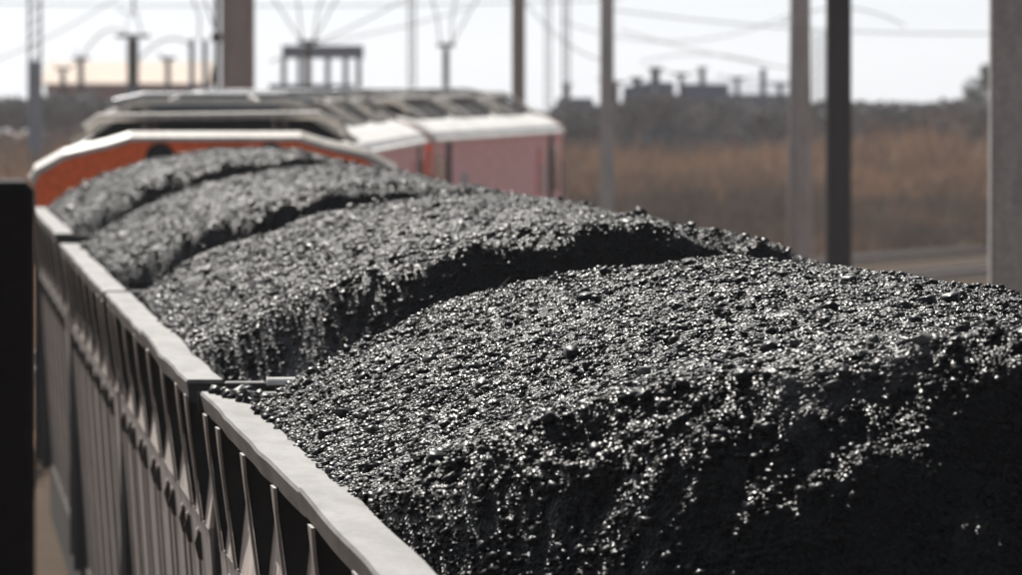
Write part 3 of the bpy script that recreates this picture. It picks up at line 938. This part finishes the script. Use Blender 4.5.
shed(915, 992, 119, 330, .1, M['paleshed'], M['paleshed'], 'low pale pinkish shed at the far edge of the field, right of the black mast')
# dark cabinet at the left edge, near the train
pc = P(20, 180, 12.0)
xr = P(33, 180, 12.0)[0]
cb = thing('trackside_post', (xr - .17, 12.0, 0), 0, 'black steel post close beside the wagons at the left edge', 'post')
MB().box((0, 0, pc[2] / 2), (.34, .34, pc[2])).build('column', M['black'], cb, bevel=.012)
MB().box((0, 0, .1), (.6, .6, .2)).build('base_plate', M['black'], cb, bevel=.01)

# ------------------------------------------------------------------ vegetation
def blades_mesh(name, pts, hgt, wid, mat, per=5):
    """dry grass: narrow bent blades, one mesh"""
    n = len(pts) * per
    base = np.repeat(pts, per, axis=0) + np.concatenate([rng.normal(0, .22, (n, 2)), np.zeros((n, 1))], 1)
    h = np.repeat(hgt, per) * rng.uniform(.6, 1.1, n)
    a = rng.uniform(0, 2 * pi, n)
    dx, dy = np.cos(a), np.sin(a)
    lean = rng.uniform(.05, .45, n) * h
    w = np.repeat(wid, per) * rng.uniform(.6, 1.3, n)
    b = rng.uniform(0, 2 * pi, n)
    sx, sy = np.cos(b) * w, np.sin(b) * w
    v = np.zeros((n, 5, 3))
    v[:, 0] = base + np.stack([-sx, -sy, 0 * h], 1); v[:, 1] = base + np.stack([sx, sy, 0 * h], 1)
    mid = base + np.stack([dx * lean * .35, dy * lean * .35, h * .6], 1)
    v[:, 2] = mid + np.stack([sx * .8, sy * .8, 0 * h], 1); v[:, 3] = mid - np.stack([sx * .8, sy * .8, 0 * h], 1)
    v[:, 4] = base + np.stack([dx * lean, dy * lean, h], 1)
    o = (np.arange(n) * 5)[:, None, None]
    f = (np.array([(0, 1, 2), (0, 2, 3), (3, 2, 4)])[None] + o).reshape(-1, 3)
    return tri_mesh(name, v.reshape(-1, 3), f, mat)

def field(x0, x1, d0, d1, n):
    d = np.exp(rng.uniform(np.log(d0), np.log(d1), n))
    px = rng.uniform(x0, x1, n)
    Xc = (px - 511) / F * d
    return np.stack([CAM[0] + Xc * cos(TH) + d * sin(TH), -Xc * sin(TH) + d * cos(TH), 0 * d], 1), d
pa, da = field(380, 1250, 190, 268, 9000)
pb, db = field(-260, 420, 180, 268, 5000)
pts = np.concatenate([pa, pb]); dd = np.concatenate([da, db])
hg = (.55 + 1.75 * np.clip((dd - 195) / 60, 0, 1)) * (1 + .22 * fbm(pts[:, 0] * .13, pts[:, 1] * .05, 3, 3))
hg = np.clip(hg, .3, 2.6)
hg *= np.where(rng.uniform(size=len(hg)) < .06, 1.25, 1.0)
fr = dd < 216
tag(link('dry_grass', blades_mesh('dry_grass', pts[~fr], hg[~fr], np.full((~fr).sum(), .06), M['grass'])), 'tall reddish dry grass covering the field', 'grass', kind='stuff')
tag(link('weeds', blades_mesh('weeds', pts[fr], hg[fr] * 1.1, np.full(fr.sum(), .04), M['weeds'])), 'dull brown weeds at the near side of the field', 'weeds', kind='stuff')

def leaf_cloud(name, centres, radii, nper, size, mat, parent=None, squash=.8):
    ps = []
    for c, r in zip(centres, radii):
        q = rng.normal(size=(nper, 3)); q /= np.linalg.norm(q, axis=1)[:, None]
        q *= (rng.uniform(.25, 1.0, nper) ** .5)[:, None] * r
        q[:, 2] *= squash
        ps.append(q + np.array(c))
    p = np.concatenate(ps); n = len(p)
    p[:, 2] = np.maximum(p[:, 2], .05)
    rm = rot_mats(n)
    quad = np.array([(-1, -.6, 0), (1, -.6, .15), (1, .6, 0), (-1, .6, .15)]) * size
    v = np.einsum('nij,kj->nki', rm, quad) * rng.uniform(.6, 1.4, (n, 1, 1)) + p[:, None]
    f = (np.array([(0, 1, 2, 3)])[None] + (np.arange(n) * 4)[:, None, None]).reshape(-1, 4)
    return link(name, tri_mesh(name, v.reshape(-1, 3), f, mat), parent)

cs, rs = [], []
for x in np.arange(-120, 1200, 5.5):
    d = random.uniform(265, 288)
    ytop = 101 + 8 * float(fbm(np.array([x * .012]), np.array([2.0]), 8)[0]) + random.uniform(-2, 3)
    if 380 < x < 560: ytop += 6
    zt = CAM[2] - (ytop - 80) / F * d
    r = random.uniform(.5, .8)
    g = G(x, d)
    cs.append((g[0], g[1], max(zt - r * .8, .6))); rs.append(r)
    cs.append((g[0] + .1, g[1] - .6, 1.5)); rs.append(.9)
    cs.append((g[0] - .1, g[1] - .8, .6)); rs.append(.8)
tag(leaf_cloud('scrub_thicket', cs, rs, 105, .12, M['bush']), 'grey-brown band of scrub along the far side of the field', 'scrub', kind='stuff')

def tree(x, d, ytop, spread, label):
    g = G(x, d)
    zt = CAM[2] - (ytop - 80) / F * d
    root = thing('tree', g, 0, label, 'tree')
    tr = MB().tube([(0, 0, 0), (.05, 0, zt * .3), (-.05, .05, zt * .55), (.05, 0, zt * .85)], .1, 8, taper=[.16, .12, .09, .03])
    r = random.Random(3)
    cs, rs = [], []
    for k in range(16):
        a = r.uniform(0, 6.28); q = r.uniform(.2, 1) * spread; z = zt * r.uniform(.42, .92)
        tr.tube([(0, 0, z * .6), (cos(a) * q * .5, sin(a) * q * .5, z * .85), (cos(a) * q, sin(a) * q, z)], .04, 5, taper=[.05, .03, .012])
        cs.append((cos(a) * q, sin(a) * q, z)); rs.append(r.uniform(.3, .55))
    tr.build('trunk', M['bark'], root)
    leaf_cloud('crown', cs, rs, 130, .07, M['leaf'], root)
tree(990, 390, 62, 1.15, 'small green tree partly behind the concrete mast at right edge')

# ballast stones along the left shoulder of the track
n = 5000
sy = rng.uniform(38, 150, n); sx = -rng.uniform(1.3, 2.4, n)
pos = np.zeros((n, 3))
for i in range(n):
    (a, b), _ = path(sy[i], sx[i]); pos[i] = (a, b, .06)
tag(link('ballast_stones', lumps_mesh('ballast_stones', pos, rng.uniform(.025, .06, n), M['ballast'], .8)), 'loose ballast stones beside the track', 'ballast', kind='stuff')

# ------------------------------------------------------------------ haze in the air
hz = MB().box((50, 719, 1.55), (1920, 1580, 16.1)).build('haze', None)
hz.data.materials.clear()
hm = bpy.data.materials.new('haze')
hm.use_nodes = True
hm.node_tree.nodes.clear()
ho = hm.node_tree.nodes.new('ShaderNodeOutputMaterial')
pv = hm.node_tree.nodes.new('ShaderNodeVolumePrincipled')
pv.inputs['Color'].default_value = (0.86, 0.89, 0.95, 1)
pv.inputs['Density'].default_value = 0.0002
pv.inputs['Anisotropy'].default_value = 0.3
hm.node_tree.links.new(pv.outputs[0], ho.inputs['Volume'])
hz.data.materials.append(hm)
tag(hz, kind='stuff')
